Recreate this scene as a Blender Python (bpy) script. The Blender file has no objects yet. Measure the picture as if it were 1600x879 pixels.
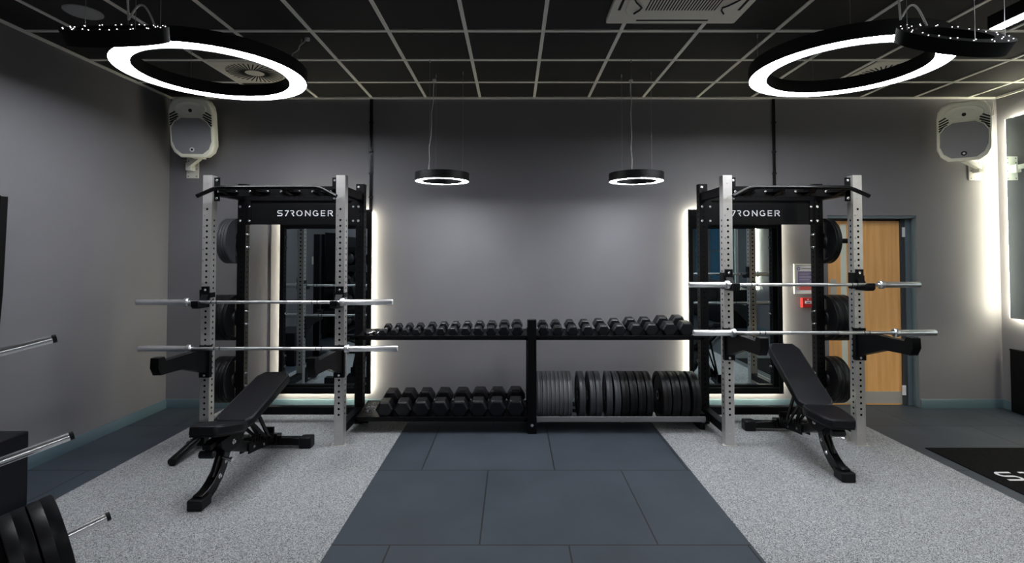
import bpy, bmesh, math, random
from math import sin, cos, pi, radians, sqrt, atan2
from mathutils import Vector, Matrix
random.seed(7)
S = bpy.context.scene
COL = S.collection
# ------------------------------------------------------------------ camera, world, exposure
CAMZ, FPX, TH, CX, CY = 1.68, 810.0, radians(1.5), 802.0, 373.8
cd = bpy.data.cameras.new('camera'); cam = bpy.data.objects.new('camera', cd); COL.objects.link(cam)
cam.location = (0, 0, CAMZ); cam.rotation_euler = (pi/2 + TH, 0, 0)
cd.sensor_width = 36; cd.lens = FPX/1600*36
cd.shift_x = (800-CX)/1600; cd.shift_y = (CY-439.5)/1600
cd.clip_start = .05
S.camera = cam
w = bpy.data.worlds.new('world'); S.world = w; w.use_nodes = True
w.node_tree.nodes['Background'].inputs[0].default_value = (.02, .02, .024, 1)
w.node_tree.nodes['Background'].inputs[1].default_value = 1
vs = S.view_settings; vs.view_transform = 'Standard'; vs.look = 'None'; vs.gamma = 1; vs.use_curve_mapping = False
vs.exposure = 1.45
RING_POWER = 15.5      # radiance of the ring lamp diffusers
PENDANT_POWER = 36.0
STRIP_POWER = 27.0     # led strips behind the mirrors

def ray(u, v):
    a = (u-CX)/FPX; b = (CY-v)/FPX
    return a, cos(TH)-b*sin(TH), sin(TH)+b*cos(TH)
def P(u, v, Y):                       # point seen at (u,v) on the plane y=Y
    a, y, z = ray(u, v); return Vector((a/y*Y, Y, CAMZ+z/y*Y))
def PZ(u, v, Z=0):                    # point seen at (u,v) on the plane z=Z
    a, y, z = ray(u, v); t = (Z-CAMZ)/z; return Vector((a*t, y*t, Z))

# ------------------------------------------------------------------ materials
def mat(name, col, rough=.5, metal=0, emis=None, estr=0, spec=.5, bump=0, bscale=200, var=0, vscale=3):
    m = bpy.data.materials.new(name); m.use_nodes = True
    nt = m.node_tree; b = nt.nodes['Principled BSDF']
    b.inputs['Base Color'].default_value = (*col, 1); b.inputs['Roughness'].default_value = rough
    b.inputs['Metallic'].default_value = metal; b.inputs['Specular IOR Level'].default_value = spec
    if emis: b.inputs['Emission Color'].default_value = (*emis, 1); b.inputs['Emission Strength'].default_value = estr
    tc = None
    if bump or var:
        tc = nt.nodes.new('ShaderNodeTexCoord')
    if bump:
        n = nt.nodes.new('ShaderNodeTexNoise'); n.inputs['Scale'].default_value = bscale; n.inputs['Detail'].default_value = 3
        bp = nt.nodes.new('ShaderNodeBump'); bp.inputs['Strength'].default_value = bump; bp.inputs['Distance'].default_value = .002
        nt.links.new(tc.outputs['Object'], n.inputs['Vector']); nt.links.new(n.outputs['Fac'], bp.inputs['Height'])
        nt.links.new(bp.outputs['Normal'], b.inputs['Normal'])
    if var:
        n = nt.nodes.new('ShaderNodeTexNoise'); n.inputs['Scale'].default_value = vscale; n.inputs['Detail'].default_value = 4
        r = nt.nodes.new('ShaderNodeValToRGB')
        r.color_ramp.elements[0].position = .3; r.color_ramp.elements[1].position = .7
        r.color_ramp.elements[0].color = (*[c*(1-var) for c in col], 1); r.color_ramp.elements[1].color = (*[min(1, c*(1+var)) for c in col], 1)
        nt.links.new(tc.outputs['Object'], n.inputs['Vector']); nt.links.new(n.outputs['Fac'], r.inputs['Fac'])
        nt.links.new(r.outputs['Color'], b.inputs['Base Color'])
    return m
M = {}
M['wall'] = mat('wall_paint', (.158, .154, .167), .55, bump=.12, bscale=90, var=.04, vscale=1.4)
M['skirt'] = mat('skirting_paint', (.070, .112, .135), .42)
M['tilec'] = mat('ceiling_tile_black', (.010, .0095, .009), .75, bump=.1, bscale=300, var=.1, vscale=2)
M['tbar'] = mat('ceiling_bar_grey', (.80, .78, .72), .5)
M['black'] = mat('black_powder_coat', (.0022, .0022, .0028), .40, spec=.16, bump=.12, bscale=600)
M['blackg'] = mat('black_gloss_paint', (.002, .002, .0024), .22, spec=.3)
M['hole'] = mat('hole_dark', (.002, .002, .002), .9, spec=.1)
M['steel'] = mat('brushed_steel', (.62, .60, .585), .38, metal=.8, bump=.1, bscale=400, var=.05, vscale=8)
M['chrome'] = mat('chrome', (.9, .9, .91), .27, metal=1)
M['satin'] = mat('satin_chrome', (.88, .88, .89), .3, metal=1)
M['knurl'] = mat('knurled_steel', (.45, .45, .46), .42, metal=1, bump=.6, bscale=900)
M['rubber'] = mat('black_rubber', (.0035, .0035, .0045), .42, spec=.28, bump=.15, bscale=250)
M['rubberg'] = mat('grey_rubber', (.085, .088, .095), .45, bump=.15, bscale=250)
M['rubberm'] = mat('dark_grey_rubber', (.038, .040, .046), .45, bump=.15, bscale=250)
M['hexr'] = mat('hex_rubber', (.0055, .0055, .0075), .36, spec=.36, bump=.15, bscale=250)
M['vinyl'] = mat('black_vinyl', (.0045, .0045, .0068), .40, spec=.26, bump=.25, bscale=420)
M['piping'] = mat('vinyl_piping', (.02, .02, .022), .35)
M['white'] = mat('white_lettering', (.72, .72, .74), .5)
M['digit'] = mat('engraved_number', (.06, .06, .06), .7)
M['plastic'] = mat('white_plastic', (.78, .78, .69), .42)
M['grille'] = mat('speaker_mesh_grey', (.27, .27, .29), .5, metal=.3, bump=.8, bscale=500)
M['slot'] = mat('dark_slot', (.006, .007, .005), .8)
M['bracket'] = mat('bracket_white', (.66, .66, .60), .4)
M['lampb'] = mat('lamp_black', (.006, .006, .007), .45, spec=.3)
M['ringb'] = mat('matt_black_lamp', (.005, .005, .006), .75, spec=.12)
M['acp'] = mat('vent_cream', (.74, .70, .61), .5)
M['rail'] = mat('rail_grey', (.16, .16, .17), .45)
M['wire'] = mat('wire_grey', (.33, .33, .33), .35, metal=.6)
M['cable'] = mat('cable_white', (.55, .55, .53), .5)
M['mirror'] = mat('mirror_glass', (.56, .65, .68), .0, metal=1)
M['lamp'] = mat('lamp_diffuser', (.9, .9, .9), .5, emis=(.93, .96, 1.0), estr=RING_POWER)
M['lampp'] = mat('pendant_diffuser', (.9, .9, .9), .5, emis=(.93, .96, 1.0), estr=PENDANT_POWER)
M['led'] = mat('led_strip', (.9, .9, .8), .5, emis=(1.0, .95, .72), estr=STRIP_POWER)
M['spark'] = mat('lamp_hole_light', (.9, .9, .9), .5, emis=(1, 1, 1), estr=1.5)
M['frameb'] = mat('door_frame_paint', (.10, .135, .155), .4)
M['doore'] = mat('door_edge_grey', (.035, .036, .042), .5)
M['kick'] = mat('kick_plate', (.62, .60, .56), .35, metal=.6)
M['vision'] = mat('vision_glass', (.72, .76, .66), .25)
M['red'] = mat('call_point_red', (.55, .02, .02), .35)
M['paper'] = mat('paper', (.75, .75, .78), .6)
M['purple'] = mat('print_purple', (.16, .13, .28), .6)
M['redp'] = mat('print_red', (.62, .12, .11), .6)
M['blueglass'] = mat('night_window', (.01, .03, .05), .08, emis=(.02, .10, .17), estr=.12)
M['matt'] = mat('logo_mat_pile', (.005, .005, .0055), .95, spec=.08, bump=.6, bscale=180, var=.95, vscale=110)

def nodes(m): return m.node_tree.nodes, m.node_tree.links
# speckled carpet-like rubber
def speckle():
    m = mat('speckled_grey_rubber', (.3, .3, .3), .8); N, L = nodes(m); b = N['Principled BSDF']
    tc = N.new('ShaderNodeTexCoord')
    v = N.new('ShaderNodeTexVoronoi'); v.inputs['Scale'].default_value = 300
    n = N.new('ShaderNodeTexNoise'); n.inputs['Scale'].default_value = 130; n.inputs['Detail'].default_value = 2
    L.new(tc.outputs['Object'], v.inputs['Vector']); L.new(tc.outputs['Object'], n.inputs['Vector'])
    s = N.new('ShaderNodeSeparateColor'); L.new(v.outputs['Color'], s.inputs[0])
    r = N.new('ShaderNodeValToRGB'); L.new(s.outputs[0], r.inputs['Fac'])
    e = r.color_ramp.elements; e[0].position = 0; e[0].color = (.05, .052, .056, 1); e[1].position = 1; e[1].color = (.72, .73, .74, 1)
    a = e.new(.30); a.color = (.13, .135, .145, 1); a = e.new(.45); a.color = (.37, .38, .39, 1); a = e.new(.8); a.color = (.46, .47, .485, 1)
    mx = N.new('ShaderNodeMix'); mx.data_type = 'RGBA'; mx.blend_type = 'MULTIPLY'; mx.inputs[0].default_value = .35
    L.new(r.outputs['Color'], mx.inputs[6]); L.new(n.outputs['Fac'], mx.inputs[7])
    L.new(mx.outputs[2], b.inputs['Base Color'])
    bp = N.new('ShaderNodeBump'); bp.inputs['Strength'].default_value = .3; bp.inputs['Distance'].default_value = .002
    L.new(s.outputs[0], bp.inputs['Height']); L.new(bp.outputs['Normal'], b.inputs['Normal'])
    return m
M['speckle'] = speckle()
TILE = 1.03
def tiles():
    m = mat('rubber_floor_tiles', (.03, .04, .05), .6, spec=.3); N, L = nodes(m); b = N['Principled BSDF']
    tc = N.new('ShaderNodeTexCoord'); mp = N.new('ShaderNodeMapping'); L.new(tc.outputs['Object'], mp.inputs['Vector'])
    mp.inputs['Location'].default_value = (.71+10*TILE, -PZ(700, 851)[1]+10*TILE, 0)
    br = N.new('ShaderNodeTexBrick'); L.new(mp.outputs['Vector'], br.inputs['Vector'])
    br.offset = .5; br.offset_frequency = 2; br.inputs['Scale'].default_value = 1
    br.inputs['Brick Width'].default_value = TILE; br.inputs['Row Height'].default_value = TILE
    br.inputs['Mortar Size'].default_value = .005; br.inputs['Mortar Smooth'].default_value = .1; br.inputs['Bias'].default_value = 0
    br.inputs['Color1'].default_value = (.033, .042, .055, 1); br.inputs['Color2'].default_value = (.039, .049, .063, 1)
    br.inputs['Mortar'].default_value = (.006, .007, .008, 1)
    n = N.new('ShaderNodeTexNoise'); n.inputs['Scale'].default_value = 2.2; n.inputs['Detail'].default_value = 5
    L.new(tc.outputs['Object'], n.inputs['Vector'])
    mx = N.new('ShaderNodeMix'); mx.data_type = 'RGBA'; mx.blend_type = 'OVERLAY'; mx.inputs[0].default_value = .35
    L.new(br.outputs['Color'], mx.inputs[6]); L.new(n.outputs['Fac'], mx.inputs[7]); L.new(mx.outputs[2], b.inputs['Base Color'])
    n2 = N.new('ShaderNodeTexNoise'); n2.inputs['Scale'].default_value = 260
    L.new(tc.outputs['Object'], n2.inputs['Vector'])
    bp = N.new('ShaderNodeBump'); bp.inputs['Strength'].default_value = .25; bp.inputs['Distance'].default_value = .002
    L.new(n2.outputs['Fac'], bp.inputs['Height']); L.new(bp.outputs['Normal'], b.inputs['Normal'])
    return m
M['tiles'] = tiles()
def wood():
    m = mat('door_veneer', (.6, .3, .1), .42); N, L = nodes(m); b = N['Principled BSDF']
    tc = N.new('ShaderNodeTexCoord'); mp = N.new('ShaderNodeMapping'); L.new(tc.outputs['Object'], mp.inputs['Vector'])
    mp.inputs['Scale'].default_value = (14, 14, .8)
    n = N.new('ShaderNodeTexNoise'); n.inputs['Scale'].default_value = 1.6; n.inputs['Detail'].default_value = 5; L.new(mp.outputs['Vector'], n.inputs['Vector'])
    r = N.new('ShaderNodeValToRGB'); L.new(n.outputs['Fac'], r.inputs['Fac'])
    r.color_ramp.elements[0].position = .3; r.color_ramp.elements[0].color = (.74, .36, .11, 1)
    r.color_ramp.elements[1].position = .72; r.color_ramp.elements[1].color = (.90, .50, .19, 1)
    L.new(r.outputs['Color'], b.inputs['Base Color'])
    return m
M['wood'] = wood()

# ------------------------------------------------------------------ mesh builder
class MB:
    def __init__(s): s.v = []; s.f = []; s.m = []
    def add(s, vs, fs, mi=0):
        o = len(s.v); s.v += [tuple(v) for v in vs]
        for f in fs: s.f.append([i+o for i in f]); s.m.append(mi)
        return s
    def box(s, x0, x1, y0, y1, z0, z1, mi=0):
        vs = [(x, y, z) for z in (z0, z1) for y in (y0, y1) for x in (x0, x1)]
        return s.add(vs, [(0, 2, 3, 1), (4, 5, 7, 6), (0, 1, 5, 4), (2, 6, 7, 3), (0, 4, 6, 2), (1, 3, 7, 5)], mi)
    def bar(s, a, b, w, h, mi=0, up=(0, 0, 1)):          # box along a-b, w sideways, h along 'up'
        a = Vector(a); b = Vector(b); d = (b-a).normalized(); u = Vector(up)
        sd = d.cross(u)
        if sd.length < 1e-5: sd = d.cross(Vector((0, 1, 0)))
        sd.normalize(); u = sd.cross(d).normalized()
        vs = [p+sd*i*w/2+u*j*h/2 for p in (a, b) for i, j in ((-1, -1), (1, -1), (1, 1), (-1, 1))]
        return s.add(vs, [(3, 2, 1, 0), (4, 5, 6, 7), (0, 1, 5, 4), (1, 2, 6, 5), (2, 3, 7, 6), (3, 0, 4, 7)], mi)
    def tube(s, path, r, n=12, mi=0, caps=True, rs=None):
        path = [Vector(p) for p in path]; rings = []; ref = None
        for i, p in enumerate(path):
            d = (path[min(i+1, len(path)-1)]-path[max(i-1, 0)]).normalized()
            if ref is None:
                ref = d.cross(Vector((0, 0, 1)))
                if ref.length < .1: ref = d.cross(Vector((0, 1, 0)))
            ref = (ref-d*ref.dot(d)).normalized(); o = d.cross(ref); rr = rs[i] if rs else r
            rings.append([p+(ref*cos(2*pi*k/n)+o*sin(2*pi*k/n))*rr for k in range(n)])
        vs = [v for R in rings for v in R]; fs = []
        for i in range(len(rings)-1):
            for k in range(n):
                a = i*n+k; b = i*n+(k+1) % n; fs.append((a, b, b+n, a+n))
        if caps: fs.append(tuple(range(n))[::-1]); fs.append(tuple(range((len(rings)-1)*n, len(rings)*n)))
        return s.add(vs, fs, mi)
    def sweep(s, path, w, h, mi=0):                      # rectangular tube in the YZ plane, width along X
        path = [Vector(p) for p in path]; vs = []; fs = []
        for i, p in enumerate(path):
            d = (path[min(i+1, len(path)-1)]-path[max(i-1, 0)]).normalized(); u = Vector((1, 0, 0)).cross(d).normalized()
            vs += [p+Vector((a*w/2, 0, 0))+u*b*h/2 for a, b in ((-1, -1), (1, -1), (1, 1), (-1, 1))]
        for i in range(len(path)-1):
            for k in range(4): fs.append((i*4+k, i*4+(k+1) % 4, i*4+4+(k+1) % 4, i*4+4+k))
        fs += [(3, 2, 1, 0), tuple(range(len(vs)-4, len(vs)))]
        return s.add(vs, fs, mi)
    def prism(s, poly, axis, t0, t1, mi=0):              # 2-D outline extruded along an axis
        n = len(poly)
        def q(p, t): return (t, p[0], p[1]) if axis == 'x' else ((p[0], t, p[1]) if axis == 'y' else (p[0], p[1], t))
        vs = [q(p, t0) for p in poly]+[q(p, t1) for p in poly]
        fs = [tuple(range(n))[::-1], tuple(range(n, 2*n))]+[(i, (i+1) % n, n+(i+1) % n, n+i) for i in range(n)]
        return s.add(vs, fs, mi)
    def lathe(s, prof, n=48, axis='z', c=(0, 0, 0), mi=0, closed=True, a0=0, a1=2*pi):   # prof: (radius, height)
        c = Vector(c); vs = []; fs = []; k = len(prof); full = abs(a1-a0-2*pi) < 1e-6; nn = n if full else n+1
        for i in range(nn):
            a = a0+(a1-a0)*i/n
            for r, h in prof:
                if axis == 'z': p = (r*cos(a), r*sin(a), h)
                elif axis == 'x': p = (h, r*cos(a), r*sin(a))
                else: p = (r*cos(a), h, r*sin(a))
                vs.append(c+Vector(p))
        for i in range(n):
            j = (i+1) % nn if full else i+1
            for q in range(k if closed else k-1):
                q2 = (q+1) % k; fs.append((i*k+q, j*k+q, j*k+q2, i*k+q2))
        return s.add(vs, fs, mi)
    def disc(s, c, nrm, r, n=8, mi=0, ry=None):
        c = Vector(c); nrm = Vector(nrm).normalized(); a = nrm.cross(Vector((0, 0, 1)))
        if a.length < .1: a = Vector((1, 0, 0))
        a.normalize(); b = nrm.cross(a)
        return s.add([c+a*cos(2*pi*k/n)*r+b*sin(2*pi*k/n)*(ry or r) for k in range(n)], [tuple(range(n))], mi)
    def bolt(s, c, nrm, r=.011, h=.01, mi=0):
        c = Vector(c); nrm = Vector(nrm).normalized()
        return s.tube([c, c+nrm*h*.25, c+nrm*h*.25, c+nrm*h], r, 6, mi, rs=[r*1.5, r*1.5, r, r*.9])
    def xf(s, Mx, start=0):
        for i in range(start, len(s.v)): s.v[i] = tuple(Mx @ Vector(s.v[i]))
        return s
    def build(s, name, mats, parent=None, bevel=0, smooth=35, seg=2):
        me = bpy.data.meshes.new(name); me.from_pydata(s.v, [], s.f)
        if not isinstance(mats, (list, tuple)): mats = [mats]
        for x in mats: me.materials.append(M[x] if isinstance(x, str) else x)
        me.polygons.foreach_set('material_index', s.m)
        bm = bmesh.new(); bm.from_mesh(me)
        bmesh.ops.recalc_face_normals(bm, faces=[f for f in bm.faces]) if not getattr(s, 'keepn', False) else None
        bm.to_mesh(me); bm.free()
        if smooth:
            me.polygons.foreach_set('use_smooth', [True]*len(me.polygons)); me.set_sharp_from_angle(angle=radians(smooth))
        me.update()
        o = bpy.data.objects.new(name, me); COL.objects.link(o)
        if parent: o.parent = parent
        if bevel:
            b = o.modifiers.new('bevel', 'BEVEL'); b.width = bevel; b.segments = seg; b.limit_method = 'ANGLE'; b.angle_limit = radians(40)
            b.harden_normals = False
        return o
def tag(o, label=None, cat=None, group=None, kind=None):
    if label: o['label'] = label
    if cat: o['category'] = cat
    if group: o['group'] = group
    if kind: o['kind'] = kind
    return o
def thing(name, label, cat, loc=(0, 0, 0), rotz=0, group=None):
    o = bpy.data.objects.new(name, None); COL.objects.link(o); o.location = loc; o.rotation_euler = (0, 0, rotz)
    o.empty_display_size = .1
    return tag(o, label, cat, group)
def struct(o): o['kind'] = 'structure'; return o
ORD = ['first', 'second', 'third', 'fourth', 'fifth', 'sixth', 'seventh', 'eighth', 'ninth', 'tenth', 'eleventh', 'twelfth', 'thirteenth', 'fourteenth', 'fifteenth', 'sixteenth', 'seventeenth', 'eighteenth', 'nineteenth', 'twentieth']

# ------------------------------------------------------------------ room shell
YW = 5.68; YB = -4.0
HC = P(800, 152, YW).z
XL = (P(268, 151, YW).x+P(257.5, 636, YW).x)/2
XR = (P(1553, 155, YW).x+P(1572, 636, YW).x)/2
YD = 5.80                                     # plane of the door leaf
dxl = P(1295, 500, YW).x; dxr = P(1434.5, 480, YW).x; dzt = P(1400, 336.5, YW).z
b = MB()
b.box(XL-.1, dxl, YW, YW+.12, 0, HC); b.box(dxr, XR+.1, YW, YW+.12, 0, HC); b.box(dxl, dxr, YW, YW+.12, dzt, HC)
struct(b.build('wall_back', 'wall'))
struct(MB().box(XL-.1, XL, YB, YW, 0, HC).build('wall_left', 'wall'))
struct(MB().box(XR, XR+.1, YB, YW, 0, HC).build('wall_right', 'wall'))
struct(MB().box(XL-.1, XR+.1, YB-.1, YB, 0, HC).build('wall_front', 'wall'))
fl = struct(MB().box(XL-.1, XR+.1, YB-.1, YD+.3, -.1, 0).build('floor', 'tiles'))
struct(MB().box(dxl, dxr, YD+.16, YD+.2, 0, dzt+.1).build('wall_corridor', 'wall'))
# speckled lanes in the floor
for x0, x1 in ((-3.12, PZ(567, 772).x), (PZ(1108, 770).x, 3.42)):
    MB().box(x0, x1, YB, YW-.005, 0, .0025).build('speckled_lane', 'speckle', fl)
ce = struct(MB().box(XL-.1, XR+.1, YB, YW+.1, HC, HC+.08).build('ceiling', 'tilec'))
g = MB()
x = .245-.6*7
while x < XR:
    if x > XL: g.box(x-.014, x+.014, YB, YW, HC-.008, HC+.001)
    x += .598
y = P(800, 126.4, 5.157).y
yy = 5.16
rows = []
while yy > YB:
    rows.append(yy); g.box(XL, XR, yy-.014, yy+.014, HC-.0085, HC+.001); yy -= .6
g.box(XL, XR, YW-.02, YW, HC-.02, HC); g.box(XL, XL+.02, YB, YW, HC-.02, HC); g.box(XR-.02, XR, YB, YW, HC-.02, HC)
g.build('ceiling_grid', 'tbar', ce)
# skirting
SK = .095
def skirt(name, x0, x1, y0, y1, ax):
    m = MB()
    if ax == 'x': m.prism([(y1, 0), (y0, 0), (y0, SK-.012), (y0+.008, SK), (y1, SK)], 'x', x0, x1)
    else:
        s_ = 1 if x0 < 0 else -1; xa, xb = (x0, x1) if x0 < 0 else (x1, x0)
        m.prism([(xa, 0), (xb, 0), (xb, SK-.012), (xb-s_*.008, SK), (xa, SK)], 'y', y0, y1)
    struct(m.build(name, 'skirt'))
skirt('baseboard_back', XL, dxl-.002, YW-.02, YW, 'x')
skirt('baseboard_right_of_door', dxr+.002, XR, YW-.02, YW, 'x')
skirt('baseboard_left', XL, XL+.02, YB, YW-.02, 'y')
skirt('baseboard_right', XR-.02, XR, YB, YW-.02, 'y')

# ------------------------------------------------------------------ door in the back wall
dr = thing('door_1', None, None, (dxl, YD, 0)); dr['kind'] = 'structure'
lx0 = 0.0; lx1 = P(1407, 480, YD).x-dxl; lzt = P(1380, 345, YD).z
vx0 = P(1314.5, 480, YD).x-dxl; vx1 = P(1325, 480, YD).x-dxl; vz0 = P(1320, 575, YD).z; vz1 = P(1320, 350, YD).z
kz = P(1380, 611, YD).z
m = MB(); m.box(lx0, vx0, 0, .04, 0, lzt); m.box(vx1, lx1, 0, .04, 0, lzt); m.box(vx0, vx1, 0, .04, 0, vz0); m.box(vx0, vx1, 0, .04, vz1, lzt)
leaf = m.build('door_leaf', 'wood', dr)
MB().box(vx0, vx1, .012, .02, vz0, vz1).build('vision_panel', 'vision', leaf)
MB().box(lx0+.02, lx1, -.003, .0, .015, kz).build('kick_plate', 'kick', leaf)
pa = P(1297, 436, YD); pb = P(1307, 463, YD)
MB().box(pa.x-dxl, pb.x-dxl, -.003, 0, pb.z, pa.z).build('push_plate', 'kick', leaf)
fr = MB(); fx0 = P(1416, 480, YD-.02).x-dxl; fx1 = dxr-dxl
fr.box(fx0, fx1, -.03, .06, 0, dzt); fr.box(lx0, fx1, -.03, .06, lzt+.02, dzt); fr.box(fx0+.05, fx1, -.11, -.03, 0, dzt); fr.box(lx0, fx1, -.11, -.03, dzt-.03, dzt)
fr.build('door_frame', 'frameb', dr, bevel=.003)
MB().box(lx1, fx0, -.015, .05, 0, lzt+.02).build('door_edge', 'doore', dr)
for v0, v1 in ((355, 370), (601, 616)):
    a = P(1407.5, v0, YD); c = P(1413.5, v1, YD); MB().box(a.x-dxl, c.x-dxl, -.024, -.014, c.z, a.z).build('hinge_plate', 'paper', dr)

# ------------------------------------------------------------------ mirrors with led strips
def mirror(name, label, x0, x1, z0, z1, Y, head=.2, fw=.045):
    t = thing(name, label, 'mirror', ((x0+x1)/2, Y, z0), group=None)
    w = (x1-x0)/2; h = z1-z0
    m = MB(); m.box(-w, -w+fw, 0, .03, 0, h); m.box(w-fw, w, 0, .03, 0, h); m.box(-w+fw, w-fw, 0, .03, h-head, h); m.box(-w+fw, w-fw, 0, .03, 0, fw+.02)
    m.build('frame', 'black', t, bevel=.002)
    MB().box(-w+fw-.005, w-fw+.005, .008, .014, fw+.01, h-head+.005).build('glass', 'mirror', t)
    MB().box(-w+.01, w-.01, .022, .028, .01, h-.01).build('backing', 'black', t)
    m = MB(); e = .026; i = .016
    m.box(-w+i, -w+e, .032, .050, i, h-i); m.box(w-e, w-i, .032, .050, i, h-i); m.box(-w+e, w-e, .032, .050, i, e); m.box(-w+e, w-e, .032, .050, h-e, h-i)
    m.build('led_strip', 'led', t)
    for xa in (-w+.1, w-.14): MB().box(xa, xa+.04, .03, YW-Y, .1, h-.1).build('wall_batten', 'black', t)
    return t
YM = 5.60
a = P(434.5, 615, YM); c = P(580.5, 327, YM); mz0 = P(500, 615, YM).z; mz1 = P(575, 327, YM).z
mirror('mirror', 'tall black-framed mirror glowing at its edges, behind the left power rack', a.x, c.x, mz0, mz1, YM)
a = P(1078.5, 615, YM); c = P(1221, 327, YM)
mirror('mirror', 'tall black-framed mirror glowing at its edges, behind the right power rack', a.x, c.x, mz0, mz1, YM)

# big frameless mirror on the right wall, with its strips
XM = XR-.06
my1 = 5.52; my0 = 1.35; rz0 = .99; rz1 = 3.11
t = thing('wall_mirror', 'large frameless mirror on the right wall with glowing edges', 'mirror', (XM, my0, rz0))
MB().box(0, .006, 0, my1-my0, 0, rz1-rz0).build('glass', 'mirror', t)
MB().box(.007, .02, .01, my1-my0-.01, .01, rz1-rz0-.01).build('backing', 'black', t)
m = MB(); m.box(.004, .036, my1-my0, my1-my0+.006, 0, rz1-rz0); m.box(.022, .036, 0, .012, 0, rz1-rz0); m.box(.022, .036, my1-my0-.012, my1-my0, 0, rz1-rz0); m.box(.022, .036, .012, my1-my0-.012, 0, .012); m.box(.022, .036, .012, my1-my0-.012, rz1-rz0-.012, rz1-rz0)
m.build('led_strip', 'led', t)
for ya in (.2, 3.6): MB().box(.02, .06, ya, ya+.06, .2, 1.8).build('wall_batten', 'black', t)
t = thing('wall_mirror', 'second frameless lit mirror on the right wall, seen only in reflection', 'mirror', (XM, -.94, rz0-.1))
MB().box(0, .006, 0, .84, 0, 2.2).build('glass', 'mirror', t)
MB().box(.007, .02, .01, .83, .01, 2.19).build('backing', 'black', t)
MB().box(.022, .036, 0.826, .84, 0, 2.2).box(.022, .036, 0, .012, 0, 2.2).build('led_strip', 'led', t)
MB().box(.02, .06, .2, .26, .2, 1.8).build('wall_batten', 'black', t)
# black panel standing against the right wall
t = thing('wall_panel', 'low black padded panel standing against the right wall under the mirror', 'panel', (XR-.025, 3.4, 0))
MB().box(-.03, .002, -1.2, 2.14, 0, .65).build('board', 'black', t, bevel=.006)
MB().box(-.034, .0, -1.2, 2.14, .65, .665).build('top_trim', 'blackg', t, bevel=.002)

# windows and shelving behind the camera (seen in the mirrors)
for i, (y0, y1) in enumerate(((-3.9, -3.04), (-2.76, -1.26))):
    t = thing('window_%d' % (i+1), None, None, (XR, (y0+y1)/2, 1.0)); t['kind'] = 'structure'
    hh = (y1-y0)/2
    MB().box(-.012, -.004, -hh, hh, 0, 1.5).build('window_glass', 'blueglass', t)
    m = MB(); m.box(-.03, 0, -hh-.04, -hh, -.04, 1.54); m.box(-.03, 0, hh, hh+.04, -.04, 1.54); m.box(-.03, 0, -hh, hh, -.04, 0); m.box(-.03, 0, -hh, hh, 1.5, 1.54); m.box(-.025, 0, -hh, hh, .72, .76)
    m.build('window_frame', 'frameb', t)
t = thing('storage_cabinet', 'long low black cabinet along the right wall, reflected in the right mirror', 'cabinet', (XR, -2.1, 0))
MB().box(-.42, -.005, -1.7, 1.7, 0, .85).build('body', 'black', t, bevel=.004)
for k in range(4): MB().box(-.44, -.421, -1.69+.85*k, -.86+.85*k, .03, .82).build('cabinet_door', 'blackg', t, bevel=.003)
t = thing('storage_shelf', 'tall black open storage shelf on the left wall, reflected in the left mirror', 'shelf', (XL+.27, -.3, 0))
for yq in (-1.3, 0, 1.3):
    for xq in (-.24, .2): MB().box(xq, xq+.04, yq-.02, yq+.02, 0, 2.05).build('post', 'black', t)
for z in (.12, .55, .98, 1.4, 1.8): MB().box(-.24, .24, -1.3, 1.3, z, z+.025).build('shelf_board', 'black', t)
MB().box(-.26, -.245, -1.32, 1.32, 0, 2.05).build('back_panel', 'black', t)
k = 0
for z in (.145, .575, 1.005, 1.425):
    for q in range(5):
        r = random.choice((.11, .125, .14)); yq = -1.0+.5*q+random.uniform(-.03, .03)
        if abs(yq) < .02: yq += .2
        m = MB(); pr = [(max(.0005, r*sin(pi*j/12)), r-r*cos(pi*j/12)) for j in range(13)]
        m.lathe(pr, 20, closed=False); o = m.build('medicine_ball', ('rubber', 'rubberm')[q % 2])
        o.location = (XL+.27, -.3+yq+.1, z); k += 1
        tag(o, 'dark rubber medicine ball on the reflected storage shelf', 'ball', 'medicine balls on the storage shelf')

# thermostat on the left wall
q = MB().box(0, .02, -.045, .045, -.075, .075).build('wall_switch', 'bracket', None, bevel=.004)
q.location = (XL, 1.44, 1.54); tag(q, 'small white wall control on the left wall, reflected in the left mirror', 'switch')

# ------------------------------------------------------------------ ring lamps
def ringlamp(name, label, c, R, band, H, wires, cord, power='lamp', group=None, n=96, wtop=None):
    t = thing(name, label, 'lamp', c, group=group)
    Ri = R-band
    MB().lathe([(R, 0), (R, H), (Ri, H), (Ri, 0), (Ri+.006, 0), (Ri+.006, .02), (R-.006, .02), (R-.006, 0)], n).build('housing', 'lampb', t)
    m = MB(); m.lathe([(Ri+.006, .004), (R-.006, .004), (R-.006, .012), (Ri+.006, .012)], n); m.build('diffuser', power, t)
    top = HC-c[2]
    for a, dx, dy in wires:
        p = Vector(((R-band/2)*cos(a), (R-band/2)*sin(a), H)); q = Vector((p.x+dx, p.y+dy, top))
        MB().tube([p, q], .0012, 6).tube([q-Vector((0, 0, .03)), q], .006, 8).tube([p, p+Vector((0, 0, .012))], .005, 8).build('suspension_wire', 'wire', t)
    if cord:
        a, dx, dy = cord; p = Vector(((R-band/2)*cos(a), (R-band/2)*sin(a), H)); q = Vector((p.x+dx, p.y+dy, top))
        m = MB(); pts = [p, p+Vector((-.02, 0, .05)), p+Vector((-.05, 0, .045))]
        for j in range(1, 9):
            f = j/8; pts.append((p+Vector((-.05, 0, .05))).lerp(q, f)+Vector((.006*sin(j*2.3), .006*cos(j*1.7), 0)))
        m.tube(pts, .0045, 6).tube([q-Vector((0, 0, .02)), q], .02, 12); m.build('power_cord', 'cable', t)
    return t
zb = CAMZ+1.355
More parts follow.
